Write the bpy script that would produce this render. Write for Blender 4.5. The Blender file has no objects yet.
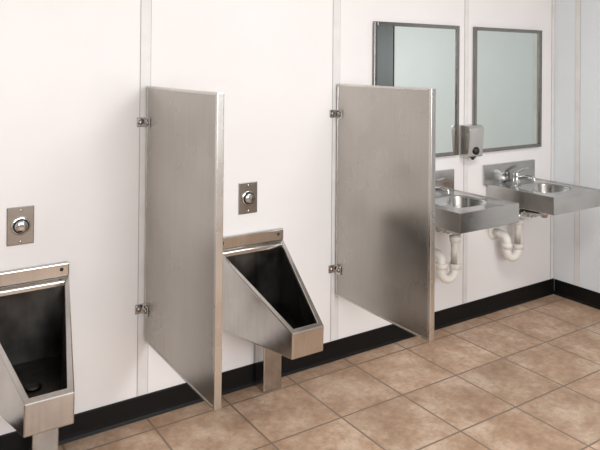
import bpy, bmesh, math
from mathutils import Matrix, Vector
S=bpy.context.scene
S.view_settings.view_transform='Standard'
S.view_settings.look='None'
S.view_settings.exposure=0.0

# ------------------------------------------------------------ materials
def lin(c):
    return tuple(((x/255)/12.92 if x/255<=.04045 else ((x/255+.055)/1.055)**2.4) for x in c)+(1,)
def newmat(name):
    m=bpy.data.materials.new(name);m.use_nodes=True
    nt=m.node_tree;b=nt.nodes['Principled BSDF'];return m,nt,b
def noise(nt,scale,detail=3,vec=None,rough=.5):
    n=nt.nodes.new('ShaderNodeTexNoise');n.inputs['Scale'].default_value=scale;n.inputs['Detail'].default_value=detail
    n.inputs['Roughness'].default_value=rough
    if vec is not None: nt.links.new(vec,n.inputs['Vector'])
    return n
def coords(nt,scale=(1,1,1)):
    g=nt.nodes.new('ShaderNodeNewGeometry');mp=nt.nodes.new('ShaderNodeMapping')
    mp.inputs['Scale'].default_value=scale
    nt.links.new(g.outputs['Position'],mp.inputs['Vector']);return mp.outputs['Vector']
def ramp(nt,fac,stops):
    r=nt.nodes.new('ShaderNodeValToRGB');e=r.color_ramp.elements
    while len(e)<len(stops): e.new(.5)
    for el,(p,c) in zip(e,stops): el.position=p;el.color=c
    nt.links.new(fac,r.inputs['Fac']);return r.outputs['Color']
def bump(nt,b,h,strength,dist=.01):
    n=nt.nodes.new('ShaderNodeBump');n.inputs['Strength'].default_value=strength;n.inputs['Distance'].default_value=dist
    nt.links.new(h,n.inputs['Height']);nt.links.new(n.outputs['Normal'],b.inputs['Normal'])

def simple(name,c,rough=.5,metal=0,spec=.5):
    m,nt,b=newmat(name)
    n=noise(nt,9,3,coords(nt));l=lin(c)
    lo=tuple(x*.93 for x in l[:3])+(1,);hi=tuple(min(1,x*1.05) for x in l[:3])+(1,)
    nt.links.new(ramp(nt,n.outputs['Fac'],[(.3,lo),(.7,hi)]),b.inputs['Base Color'])
    b.inputs['Roughness'].default_value=rough;b.inputs['Metallic'].default_value=metal
    b.inputs['Specular IOR Level'].default_value=spec
    return m
def steel(name,c,r0,r1,stretch=(60,60,2),cloud=3.0,bs=.04,var=.10,streak=.2):
    m,nt,b=newmat(name)
    l=lin(c)
    cl=noise(nt,cloud,4,coords(nt),.5)
    st=noise(nt,3,3,coords(nt,tuple(s*.5 for s in stretch)))
    mx=nt.nodes.new('ShaderNodeMath');mx.operation='MULTIPLY_ADD';mx.inputs[1].default_value=streak
    m2=nt.nodes.new('ShaderNodeMath');m2.operation='MULTIPLY';m2.inputs[1].default_value=1-streak
    nt.links.new(cl.outputs['Fac'],m2.inputs[0]);nt.links.new(st.outputs['Fac'],mx.inputs[0]);nt.links.new(m2.outputs[0],mx.inputs[2])
    lo=tuple(x*(1-var*1.3) for x in l[:3])+(1,);hi=tuple(min(1,x*(1+var)) for x in l[:3])+(1,)
    nt.links.new(ramp(nt,mx.outputs[0],[(.36,lo),(.64,hi)]),b.inputs['Base Color'])
    mr=nt.nodes.new('ShaderNodeMapRange');mr.inputs['To Min'].default_value=r0;mr.inputs['To Max'].default_value=r1
    mr.inputs['From Min'].default_value=.3;mr.inputs['From Max'].default_value=.7
    nt.links.new(cl.outputs['Fac'],mr.inputs['Value']);nt.links.new(mr.outputs['Result'],b.inputs['Roughness'])
    st=noise(nt,6,4,coords(nt,stretch))
    bump(nt,b,st.outputs['Fac'],bs,.004)
    b.inputs['Metallic'].default_value=1
    return m
M_part=steel('brushed_steel_partition',(180,176,170),.2,.34,(40,40,1.0),1.6,.03,.12,.12)
M_trim=steel('steel_trim',(208,206,202),.22,.32)
M_ur=steel('steel_urinal',(194,191,187),.12,.22,(50,50,2),4,.03,.14)
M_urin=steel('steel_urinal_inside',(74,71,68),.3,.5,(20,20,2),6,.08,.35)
M_sink=steel('steel_sink',(186,185,183),.15,.25,(2,40,40),5)
M_chrome=simple('chrome',(200,200,200),.08,1)
M_plate=simple('satin_plate',(162,158,152),.25,1)
M_frame=simple('mirror_frame_steel',(140,137,133),.25,1)
M_dark=simple('dark_recess',(22,20,19),.5)
M_base=simple('black_vinyl_base',(11,10,10),.5,0,.25)
M_pvc=simple('white_pvc',(232,228,220),.4)
M_seam=simple('panel_seam',(222,219,217),.45)
M_gap=simple('panel_gap_caulk',(168,165,162),.6)
M_door=simple('dark_door_paint',(14,15,16),.35)
M_ceil=simple('ceiling_paint',(235,235,232),.8)

def wallmat(name,c):
    m,nt,b=newmat(name)
    l=lin(c);n=noise(nt,1.2,4,coords(nt))
    lo=tuple(x*.95 for x in l[:3])+(1,);hi=tuple(min(1,x*1.03) for x in l[:3])+(1,)
    nt.links.new(ramp(nt,n.outputs['Fac'],[(.3,lo),(.7,hi)]),b.inputs['Base Color'])
    b.inputs['Roughness'].default_value=.4;b.inputs['Specular IOR Level'].default_value=.35
    n2=noise(nt,60,4,coords(nt));bump(nt,b,n2.outputs['Fac'],.05,.003)
    return m
M_wall=wallmat('wall_panel_white',(234,230,229))
M_wallr=wallmat('wall_panel_cool_white',(227,231,234))
m,nt,b=newmat('mirror_glass');b.inputs['Metallic'].default_value=1;b.inputs['Roughness'].default_value=.015
b.inputs['Base Color'].default_value=lin((216,224,220));M_mirror=m

# floor tile
m,nt,b=newmat('ceramic_tile');M_floor=m
T=.40
vec=coords(nt)
br=nt.nodes.new('ShaderNodeTexBrick');br.offset=0;br.squash=1
br.inputs['Scale'].default_value=1;br.inputs['Brick Width'].default_value=T;br.inputs['Row Height'].default_value=T
br.inputs['Mortar Size'].default_value=.006;br.inputs['Mortar Smooth'].default_value=.3;br.inputs['Bias'].default_value=0
mp=nt.nodes.new('ShaderNodeMapping');mp.inputs['Location'].default_value=(.04,.12,0)
nt.links.new(vec,mp.inputs['Vector']);nt.links.new(mp.outputs['Vector'],br.inputs['Vector'])
br.inputs['Color1'].default_value=(.9,.9,.9,1);br.inputs['Color2'].default_value=(1.08,1.06,1.04,1);br.inputs['Mortar'].default_value=(1,1,1,1)
n1=noise(nt,4,9,vec,.68);n2=noise(nt,26,7,vec,.75)
c1=ramp(nt,n1.outputs['Fac'],[(.34,lin((166,135,110))),(.5,lin((186,157,133))),(.64,lin((210,187,166)))])
c2=ramp(nt,n2.outputs['Fac'],[(.35,(.76,.73,.70,1)),(.58,(1.03,1.02,1.01,1))])
def mix(mode,a,bb,f=1):
    x=nt.nodes.new('ShaderNodeMixRGB');x.blend_type=mode
    if isinstance(f,(int,float)): x.inputs['Fac'].default_value=f
    else: nt.links.new(f,x.inputs['Fac'])
    for i,s in ((1,a),(2,bb)):
        if isinstance(s,tuple): x.inputs[i].default_value=s
        else: nt.links.new(s,x.inputs[i])
    return x.outputs['Color']
c=mix('MULTIPLY',c1,c2);c=mix('MULTIPLY',c,br.outputs['Color'])
c=mix('MIX',c,lin((128,110,95)),br.outputs['Fac'])
nt.links.new(c,b.inputs['Base Color'])
b.inputs['Roughness'].default_value=.42
inv=nt.nodes.new('ShaderNodeMath');inv.operation='MULTIPLY_ADD';inv.inputs[1].default_value=-1;inv.inputs[2].default_value=1
nt.links.new(br.outputs['Fac'],inv.inputs[0])
ad=nt.nodes.new('ShaderNodeMath');ad.operation='MULTIPLY_ADD';ad.inputs[1].default_value=.25
nt.links.new(n2.outputs['Fac'],ad.inputs[0]);nt.links.new(inv.outputs[0],ad.inputs[2])
bump(nt,b,ad.outputs[0],.3,.004)

# ------------------------------------------------------------ mesh helpers
class MB:
    def __init__(s,name): s.name=name;s.bm=bmesh.new();s.mats=[]
    def mi(s,m):
        if m not in s.mats: s.mats.append(m)
        return s.mats.index(m)
    def faces(s,vs,fs,m,smooth=False):
        v=[s.bm.verts.new(p) for p in vs];i=s.mi(m)
        for f in fs:
            F=s.bm.faces.new([v[k] for k in f]);F.material_index=i;F.smooth=smooth
    def box(s,a,b,m):
        x0,y0,z0=[min(p,q) for p,q in zip(a,b)];x1,y1,z1=[max(p,q) for p,q in zip(a,b)]
        s.faces([(x0,y0,z0),(x1,y0,z0),(x1,y1,z0),(x0,y1,z0),(x0,y0,z1),(x1,y0,z1),(x1,y1,z1),(x0,y1,z1)],
          [(3,2,1,0),(4,5,6,7),(0,1,5,4),(1,2,6,5),(2,3,7,6),(3,0,4,7)],m)
    def lathe(s,o,axis,prof,m,n=28):
        o=Vector(o);a=Vector(axis).normalized();u=a.orthogonal().normalized();w=a.cross(u)
        vs=[];fs=[]
        for (h,r) in prof:
            for k in range(n):
                t=2*math.pi*k/n;vs.append(o+a*h+(u*math.cos(t)+w*math.sin(t))*max(r,1e-5))
        for j in range(len(prof)-1):
            for k in range(n):
                k2=(k+1)%n;fs.append((j*n+k,j*n+k2,(j+1)*n+k2,(j+1)*n+k))
        fs.append(tuple(reversed(range(n))));fs.append(tuple(range((len(prof)-1)*n,len(prof)*n)))
        s.faces(vs,fs,m,True)
    def tube(s,pts,r,m,n=16):
        pts=[Vector(p) for p in pts];rs=r if isinstance(r,list) else [r]*len(pts)
        vs=[];fs=[];u=None
        for i,p in enumerate(pts):
            t=(pts[min(i+1,len(pts)-1)]-pts[max(i-1,0)]).normalized()
            u=t.orthogonal().normalized() if u is None else (u-t*u.dot(t)).normalized()
            w=t.cross(u)
            for k in range(n):
                an=2*math.pi*k/n;vs.append(p+(u*math.cos(an)+w*math.sin(an))*rs[i])
        for j in range(len(pts)-1):
            for k in range(n):
                k2=(k+1)%n;fs.append((j*n+k,j*n+k2,(j+1)*n+k2,(j+1)*n+k))
        fs.append(tuple(reversed(range(n))));fs.append(tuple(range((len(pts)-1)*n,len(pts)*n)))
        s.faces(vs,fs,m,True)
    def done(s,bev=0,parent=None,seg=2):
        bmesh.ops.recalc_face_normals(s.bm,faces=s.bm.faces)
        me=bpy.data.meshes.new(s.name);s.bm.to_mesh(me);s.bm.free()
        for m in s.mats: me.materials.append(m)
        ob=bpy.data.objects.new(s.name,me);S.collection.objects.link(ob)
        if bev:
            md=ob.modifiers.new('bev','BEVEL');md.width=bev;md.segments=seg;md.limit_method='ANGLE';md.angle_limit=math.radians(35)
        if parent: ob.parent=parent
        return ob
def empty(name,loc=(0,0,0)):
    e=bpy.data.objects.new(name,None);S.collection.objects.link(e);e.empty_display_size=.1;e.location=loc;return e
def smoothpath(pts,rad,n=6):
    out=[Vector(pts[0])]
    for a,b,c in zip(pts[:-2],pts[1:-1],pts[2:]):
        a,b,c=Vector(a),Vector(b),Vector(c)
        p=b+(a-b).normalized()*min(rad,(a-b).length*.5);q=b+(c-b).normalized()*min(rad,(c-b).length*.5)
        for i in range(n+1):
            t=i/n;out.append(p*(1-t)**2+b*2*t*(1-t)+q*t*t)
    out.append(Vector(pts[-1]));return out

# ------------------------------------------------------------ room shell
XL,XR,YB,H=-2.2,4.375,-4.6,2.75
def slab(name,a,b,m):
    k=MB(name);k.box(a,b,m);return k.done()
slab('floor',(XL-.1,YB-.1,-.1),(XR+.1,.1,0),M_floor)
slab('ceiling',(XL-.1,YB-.1,H),(XR+.1,.1,H+.1),M_ceil)
slab('wall_north',(XL-.1,0,0),(XR+.1,.1,H),M_wall)
slab('wall_west',(XL-.1,YB,0),(XL,0,H),M_wall)
D0,D1,DH=-1.84,-2.8,2.3
slab('wall_east',(XR,0,0),(XR+.1,D0,H),M_wallr)
slab('wall_east.001',(XR,D1,0),(XR+.1,YB,H),M_wallr)
slab('wall_east.002',(XR,D0,DH),(XR+.1,D1,H),M_wallr)
k=MB('door_1');k.box((XR+.03,D0-.002,.002),(XR+.08,D1+.002,DH-.002),M_door)
k.box((XR-.012,D0-.002,.002),(XR+.03,D0-.05,DH-.002),M_door);k.box((XR-.012,D1+.002,.002),(XR+.03,D1+.05,DH-.002),M_door);k.box((XR-.012,D0-.05,DH-.05),(XR+.03,D1+.05,DH-.002),M_door)
k.lathe((XR+.03,D1+.1,1.0),(-1,0,0),[(0,.03),(.01,.03),(.012,.012),(.04,.012),(.045,.026),(.07,.026)],M_chrome);k.done()
WX0,WX1,WZ0,WZ1=-.6,2.6,1.2,2.4
k=MB('wall_south')
k.box((XL-.1,YB-.1,0),(WX0,YB,H),M_wall);k.box((WX1,YB-.1,0),(XR+.1,YB,H),M_wall)
k.box((WX0,YB-.1,0),(WX1,YB,WZ0),M_wall);k.box((WX0,YB-.1,WZ1),(WX1,YB,H),M_wall);k.done()
k=MB('added_window_1')  # unseen window, added behind the camera to carry an area light
for x in (WX0,(WX0+WX1)/2-.02,WX1-.04): k.box((x,YB-.07,WZ0),(x+.04,YB-.03,WZ1),M_trim)
for z in (WZ0,WZ1-.04): k.box((WX0,YB-.07,z),(WX1,YB-.03,z+.04),M_trim)
k.done()
def cove(name,p,q,nrm):
    k=MB(name);p=Vector(p);q=Vector(q);n=Vector(nrm)
    prof=[(0,0),(.016,0),(.014,.006),(.009,.014),(.0075,.03),(.0075,.108),(.005,.112),(0,.112)]
    vs=[]
    for e in (p,q):
        for d,z in prof: vs.append(e+n*(d+.0005)+Vector((0,0,z+.0005)))
    N=len(prof);fs=[(i,(i+1)%N,N+(i+1)%N,N+i) for i in range(N)]+[tuple(range(N)),tuple(range(2*N-1,N-1,-1))]
    k.faces(vs,fs,M_base);return k.done()
cove('baseboard_north',(XL+.02,0,0),(XR,0,0),(0,-1,0))
cove('baseboard_east',(XR,-.017,0),(XR,D0+.005,0),(-1,0,0))
cove('baseboard_west',(XL,-.02,0),(XL,YB+.02,0),(1,0,0))
def batten(name,a,b,gy=True):
    k=MB(name);k.box(a,b,M_seam)
    if gy:
        for x in (a[0]-.003,b[0]): k.box((x,-.0012,a[2]),(x+.003,0,b[2]),M_gap)
    else:
        for y in (a[1]-.003,b[1]): k.box((XR-.0012,y,a[2]),(XR,y+.003,b[2]),M_gap)
    return k.done()
batten('trim_1',(1.115,-.003,.115),(1.165,0,H-.01))
batten('trim_2',(2.275,-.003,.115),(2.325,0,H-.01))
batten('trim_3',(3.385,-.003,.115),(3.42,0,H-.01))
batten('trim_4',(-.04,-.003,.115),(.01,0,H-.01))
batten('trim_5',(4.34,-.004,.115),(XR-.005,0,H-.01))
batten('trim_6',(XR-.004,-.215,.115),(XR,-.18,H-.01),False)

# ------------------------------------------------------------ partitions
def partition(x):
    zt,zb,y0,y1=1.613,.381,-.012,-.778;t=.013
    e=empty('urinal_partition')
    k=MB('panel');k.box((x-t,y0,zb+.004),(x+t,y1+.012,zt-.004),M_part);k.done(.002,e)
    k=MB('edge_trim')
    k.box((x-t-.003,y1,zb),(x+t+.003,y1+.018,zt),M_trim)
    k.box((x-t-.003,y1+.018,zt-.012),(x+t+.003,y0,zt),M_trim)
    k.box((x-t-.003,y1+.018,zb),(x+t+.003,y0,zb+.010),M_trim)
    k.box((x-t-.002,y0-.010,zb+.010),(x+t+.002,y0,zt-.012),M_trim)
    k.done(.003,e)
    for i,z in enumerate((1.438,.535)):
        k=MB('bracket_%d'%(i+1))
        for sgn in (-1,1):
            X=x+sgn*(t+.001)
            k.box((X,-.001,z-.023),(X+sgn*.045,-.006,z+.023),M_chrome)
            k.box((X,-.001,z-.023),(X+sgn*.007,-.065,z+.023),M_chrome)
            k.lathe((X+sgn*.028,-.006,z),(0,-1,0),[(0,.013),(.006,.013),(.012,.006)],M_plate,14)
            k.lathe((X+sgn*.007,-.045,z),(sgn,0,0),[(0,.014),(.006,.014),(.012,.006)],M_plate,14)
        k.done(.002,e)
partition(1.157);partition(2.312)

# ------------------------------------------------------------ urinals
def urinal(xc):
    e=empty('urinal')
    k=MB('body')
    w0,w1=.205,.088;yB,yF=-.03,-.575;zb=.76;zf=.498
    A=[(xc-w0,yB,zb),(xc+w0,yB,zb),(xc+w1,yF,zf),(xc-w1,yF,zf)]
    sl=(zb-zf)/(yB-yF)
    def P(x,y,dz=0): return (x,y,zb+(y-yB)*sl+dz)
    i0,i1=.178,.066;yb2,yf2=-.052,-.55
    I=[P(xc-i0,yb2),P(xc+i0,yb2),P(xc+i1,yf2),P(xc-i1,yf2)]
    I3=[(a,b_,c_-.02) for a,b_,c_ in I]
    Bm=[(xc-.165,-.062,.43),(xc+.165,-.062,.43),(xc+.055,-.525,.40),(xc-.055,-.525,.40)]
    O=[(xc-w0,-.001,.368),(xc+w0,-.001,.368),(xc+w1,yF+.004,.378),(xc-w1,yF+.004,.378)]
    Bk=[(xc-w0,-.001,zb),(xc+w0,-.001,zb)]
    vs=A+I+O+Bk+I3
    k.faces(vs,[(0,1,5,4),(1,2,6,5),(2,3,7,6),(3,0,4,7),
      (3,2,10,11),(11,10,9,8),(12,13,1,0),(0,3,11,8,12),(2,1,13,9,10),(13,12,8,9),
      (4,5,15,14),(5,6,16,15),(6,7,17,16),(7,4,14,17)],M_ur)
    k.done(.005,e,3)
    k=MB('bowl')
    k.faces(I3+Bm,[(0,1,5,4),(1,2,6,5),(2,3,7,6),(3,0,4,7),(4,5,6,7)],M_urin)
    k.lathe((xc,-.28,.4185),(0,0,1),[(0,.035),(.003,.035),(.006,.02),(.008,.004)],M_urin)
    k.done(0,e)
    k=MB('back_flange')
    k.box((xc-w0,-.001,zb),(xc+w0,-.03,.822),M_ur)
    k.done(.006,e,3)
    k=MB('flange_screws')
    for s in (-1,1): k.lathe((xc+s*.17,-.03,.795),(0,-1,0),[(0,.008),(.002,.008),(.005,.003)],M_dark,12)
    k.done(0,e)
    k=MB('pedestal')
    k.box((xc+.035,-.018,.001),(xc+.145,-.115,.38),M_ur)
    k.done(.004,e)
urinal(1.722);urinal(.577)

def flush(xc,zc=1.008):
    e=empty('flush_valve')
    k=MB('cover_plate');k.box((xc-.056,-.001,zc-.083),(xc+.056,-.008,zc+.083),M_plate);k.done(.003,e)
    k=MB('push_button')
    k.lathe((xc,-.008,zc),(0,-1,0),[(0,.041),(.004,.040),(.006,.036)],M_chrome)
    k.lathe((xc,-.0135,zc),(0,-1,0),[(0,.033),(.002,.033)],M_dark)
    k.lathe((xc,-.015,zc),(0,-1,0),[(0,.027),(.009,.027),(.013,.022),(.015,.012),(.0155,.003)],M_chrome)
    for s in (-1,1): k.lathe((xc,-.008,zc+s*.068),(0,-1,0),[(0,.006),(.002,.005)],M_chrome,10)
    k.done(0,e)
flush(.577);flush(1.715)

# ------------------------------------------------------------ mirrors
def mirror(x0,x1,z0=1.126,z1=1.99):
    e=empty('wall_mirror');f=.024
    k=MB('frame')
    k.box((x0,-.004,z0),(x0+f,-.024,z1),M_frame);k.box((x1-f,-.004,z0),(x1,-.024,z1),M_frame)
    k.box((x0+f,-.004,z0),(x1-f,-.024,z0+f),M_frame);k.box((x0+f,-.004,z1-f),(x1-f,-.024,z1),M_frame)
    k.done(.003,e)
    k=MB('glass');k.box((x0+f-.002,-.004,z0+f-.002),(x1-f+.002,-.014,z1-f+.002),M_mirror);k.done(0,e)
mirror(2.572,3.312);mirror(3.462,4.194)

# ------------------------------------------------------------ soap dispenser
e=empty('soap_dispenser')
k=MB('tank')
x0,x1,z0,z1=3.335,3.475,1.115,1.325
k.faces([(x0,-.005,z0),(x1,-.005,z0),(x1,-.005,z1),(x0,-.005,z1),(x0,-.085,z0),(x1,-.085,z0),(x1,-.10,z1-.02),(x0,-.10,z1-.02),(x0,-.08,z1),(x1,-.08,z1)],
 [(0,1,2,3),(4,5,1,0),(4,7,6,5),(7,8,9,6),(8,3,2,9),(0,3,8,7,4),(1,5,6,9,2)],M_trim)
k.done(.006,e,3)
k=MB('pump')
xm=(x0+x1)/2
k.lathe((xm,-.06,z0),(0,0,-1),[(0,.02),(.008,.02),(.012,.012),(.022,.008)],M_dark)
k.lathe((xm,-.088,z0+.04),(0,-1,0),[(0,.026),(.008,.026),(.010,.018),(.016,.016),(.018,.004)],M_dark)
k.done(0,e)

# ------------------------------------------------------------ sinks
def sink(x0,trapdx,ty):
    x1=x0+.513;y0,y1=-.003,-.54;zt,zb=.902,.788
    e=empty('sink')
    N=64
    def rect(hw,hh,cx,cy,z,ang):
        out=[]
        for a in ang:
            c,s=math.cos(a),math.sin(a);t=min(hw/abs(c) if abs(c)>1e-9 else 1e9,hh/abs(s) if abs(s)>1e-9 else 1e9)
            out.append((cx+c*t,cy+s*t,z))
        return out
    cx,cy=(x0+x1)/2,(y0+y1)/2;hw,hh=(x1-x0)/2,(y0-y1)/2
    ca=math.atan2(hh,hw)
    ang=[]
    cor=[-ca,ca,math.pi-ca,math.pi+ca,2*math.pi-ca]
    for i in range(4):
        for j in range(N//4): ang.append(cor[i]+(cor[i+1]-cor[i])*j/(N//4))
    def sup(a,b,cx,cy,z,n=3.2):
        return [(cx+a*math.copysign(abs(math.cos(t))**(2/n),math.cos(t)),cy+b*math.copysign(abs(math.sin(t))**(2/n),math.sin(t)),z) for t in ang]
    bx,by=cx+.005,cy-.01
    loops=[rect(hw-.02,hh-.02,cx,cy,zb-.0,ang),rect(hw,hh,cx,cy,zb,ang),rect(hw,hh,cx,cy,zt,ang),rect(hw-.012,hh-.012,cx,cy,zt,ang),rect(hw-.018,hh-.018,cx,cy,zt-.005,ang),
      sup(.175,.148,bx,by,zt-.005),sup(.168,.141,bx,by,zt-.012),sup(.160,.132,bx,by,zt-.06),sup(.14,.115,bx,by,zt-.12,2.6),sup(.10,.08,bx,by,zt-.148,2.2),sup(.025,.025,bx,by,zt-.156,2)]
    vs=[v for l in loops for v in l];fs=[]
    for j in range(len(loops)-1):
        for q in range(N): fs.append((j*N+q,j*N+(q+1)%N,(j+1)*N+(q+1)%N,(j+1)*N+q))
    fs.append(tuple(range((len(loops)-1)*N,len(loops)*N)))
    k=MB('basin');k.faces(vs,fs,M_sink)
    for f in k.bm.faces:
        if max(v.co.z for v in f.verts)<zt-.004 and min(v.co.z for v in f.verts)>zb-.06 and all(abs(v.co.x-bx)<.18 for v in f.verts): f.smooth=True
    k.done(.0035,e)
    k=MB('drain');k.lathe((bx,by,zt-.155),(0,0,1),[(0,.028),(.003,.028),(.004,.02)],M_dark);k.lathe((bx,by,zt-.157),(0,0,-1),[(0,.04),(.03,.03),(.05,.022)],M_chrome);k.done(0,e)
    k=MB('backsplash');k.box((x0-.035,-.001,zt-.006),(x1,-.022,1.036),M_sink);k.done(.004,e)
    k=MB('support_brackets')
    for gx in (x0-.02,x1-.03):
        k.faces([(gx,-.001,zb+.02),(gx,-.30,zb),(gx,-.05,.62),(gx,-.001,.62),(gx+.012,-.001,zb+.02),(gx+.012,-.30,zb),(gx+.012,-.05,.62),(gx+.012,-.001,.62)],
          [(0,1,2,3),(7,6,5,4),(0,4,5,1),(1,5,6,2),(2,6,7,3),(3,7,4,0)],M_sink)
    k.box((x0,-.001,.72),(x1-.03,-.02,zb),M_sink)
    k.done(.001,e)
    # faucet
    k=MB('faucet')
    fx,fy,fz=cx-.01,-.064,zt-.005
    k.lathe((fx,fy,fz),(0,0,1),[(0,.030),(.006,.030),(.012,.026),(.045,.022),(.05,.025),(.068,.023),(.078,.012)],M_chrome)
    k.box((fx-.075,fy-.024,fz),(fx+.075,fy+.024,fz+.012),M_chrome)
    k.tube(smoothpath([(fx,fy,fz+.03),(fx+.01,fy-.07,fz+.055),(fx+.02,fy-.13,fz+.055),(fx+.02,fy-.137,fz+.03)],.03),.013,M_chrome)
    k.tube([(fx,fy,fz+.072),(fx+.04,fy-.005,fz+.088),(fx+.11,fy-.01,fz+.098)],[.012,.010,.008],M_chrome)
    k.done(.001,e)
    # drain pipe and trap
    k=MB('drain_trap')
    tx=bx+trapdx;r=.0275
    k.tube(smoothpath([(bx,by,zt-.2),(bx,by,.715),(bx,ty,.705),(tx,ty,.70),(tx,ty,.64)],.035),.018,M_chrome)
    lx=tx-.12
    pts=[(tx,ty,.66),(tx,ty,.46)]
    cxm=(tx+lx)/2;R=(tx-lx)/2
    for i in range(0,13):
        a=-math.pi*i/12;pts.append((cxm+R*math.cos(a),ty,.46+R*math.sin(a)))
    pts+=smoothpath([(lx,ty,.47),(lx,ty,.555),(lx,-.01,.56)],.045,6)
    k.tube(pts,r,M_pvc,20)
    for (px,pz) in ((tx,.47),(lx,.49),(tx,.64)): k.lathe((px,ty,pz-.018),(0,0,1),[(0,.035),(.03,.039),(.036,.034)],M_pvc,10)
    k.lathe((lx,-.002,.56),(0,-1,0),[(0,.055),(.003,.055),(.012,.03)],M_pvc)
    k.done(0,e)
    k=MB('supply_valves')
    for vx in (cx-.06,cx+.13):
        k.lathe((vx,-.002,.66),(0,-1,0),[(0,.03),(.004,.03),(.01,.011),(.06,.011)],M_chrome,16)
        k.lathe((vx,-.055,.64),(0,0,1),[(0,.014),(.05,.014),(.055,.009)],M_chrome,14)
        k.lathe((vx,-.06,.66),(0,-1,0),[(0,.009),(.02,.009),(.022,.022),(.034,.022)],M_chrome,12)
        k.tube(smoothpath([(vx,-.055,.69),(vx,-.055,.74),(fx,-.058,.77),(fx,-.060,.80)],.04),.006,M_chrome,10)
    k.done(0,e)
sink(2.76,.07,-.2);sink(3.607,-.06,-.12)

# ------------------------------------------------------------ lights
def area(name,loc,rot,sx,sy,p,c):
    l=bpy.data.lights.new(name,'AREA');l.shape='RECTANGLE';l.size=sx;l.size_y=sy;l.energy=p;l.color=c
    o=bpy.data.objects.new(name,l);o.location=loc;o.rotation_euler=rot;S.collection.objects.link(o);return o
area('added_window_light',((WX0+WX1)/2,YB-.02,(WZ0+WZ1)/2),(math.radians(90),0,0),WX1-WX0-.1,WZ1-WZ0-.1,112,(.965,.985,1))  # stands in for daylight from behind, placed in the added window
area('ceiling_fill_light',(2.5,-2.0,H-.045),(0,0,0),1.2,.5,36,(.97,.985,1))  # added fill from above to brighten the room, no known fixture
k=MB('fill_light_housing')  # unseen housing, added to give the overhead fill a body
k.box((1.85,-1.7,H-.04),(3.15,-2.3,H-.001),M_trim)
k.box((1.85,-1.7,H-.07),(1.89,-2.3,H-.04),M_trim);k.box((3.11,-1.7,H-.07),(3.15,-2.3,H-.04),M_trim);k.done()
w=bpy.data.worlds.new('world');S.world=w;w.use_nodes=True
w.node_tree.nodes['Background'].inputs['Color'].default_value=(.85,.93,1,1);w.node_tree.nodes['Background'].inputs['Strength'].default_value=1.0

# ------------------------------------------------------------ camera
cd=bpy.data.cameras.new('camera');cam=bpy.data.objects.new('camera',cd);S.collection.objects.link(cam)
cd.sensor_width=36;cd.lens=653.37/600*36;cd.shift_y=-165.71/600
R=Matrix.Rotation(-.588,4,'Z')@Matrix.Rotation(math.pi/2+.0062,4,'X')@Matrix.Rotation(.0085,4,'Z')
cam.matrix_world=Matrix.Translation((0,-3.0668,1.73))@R
S.camera=cam
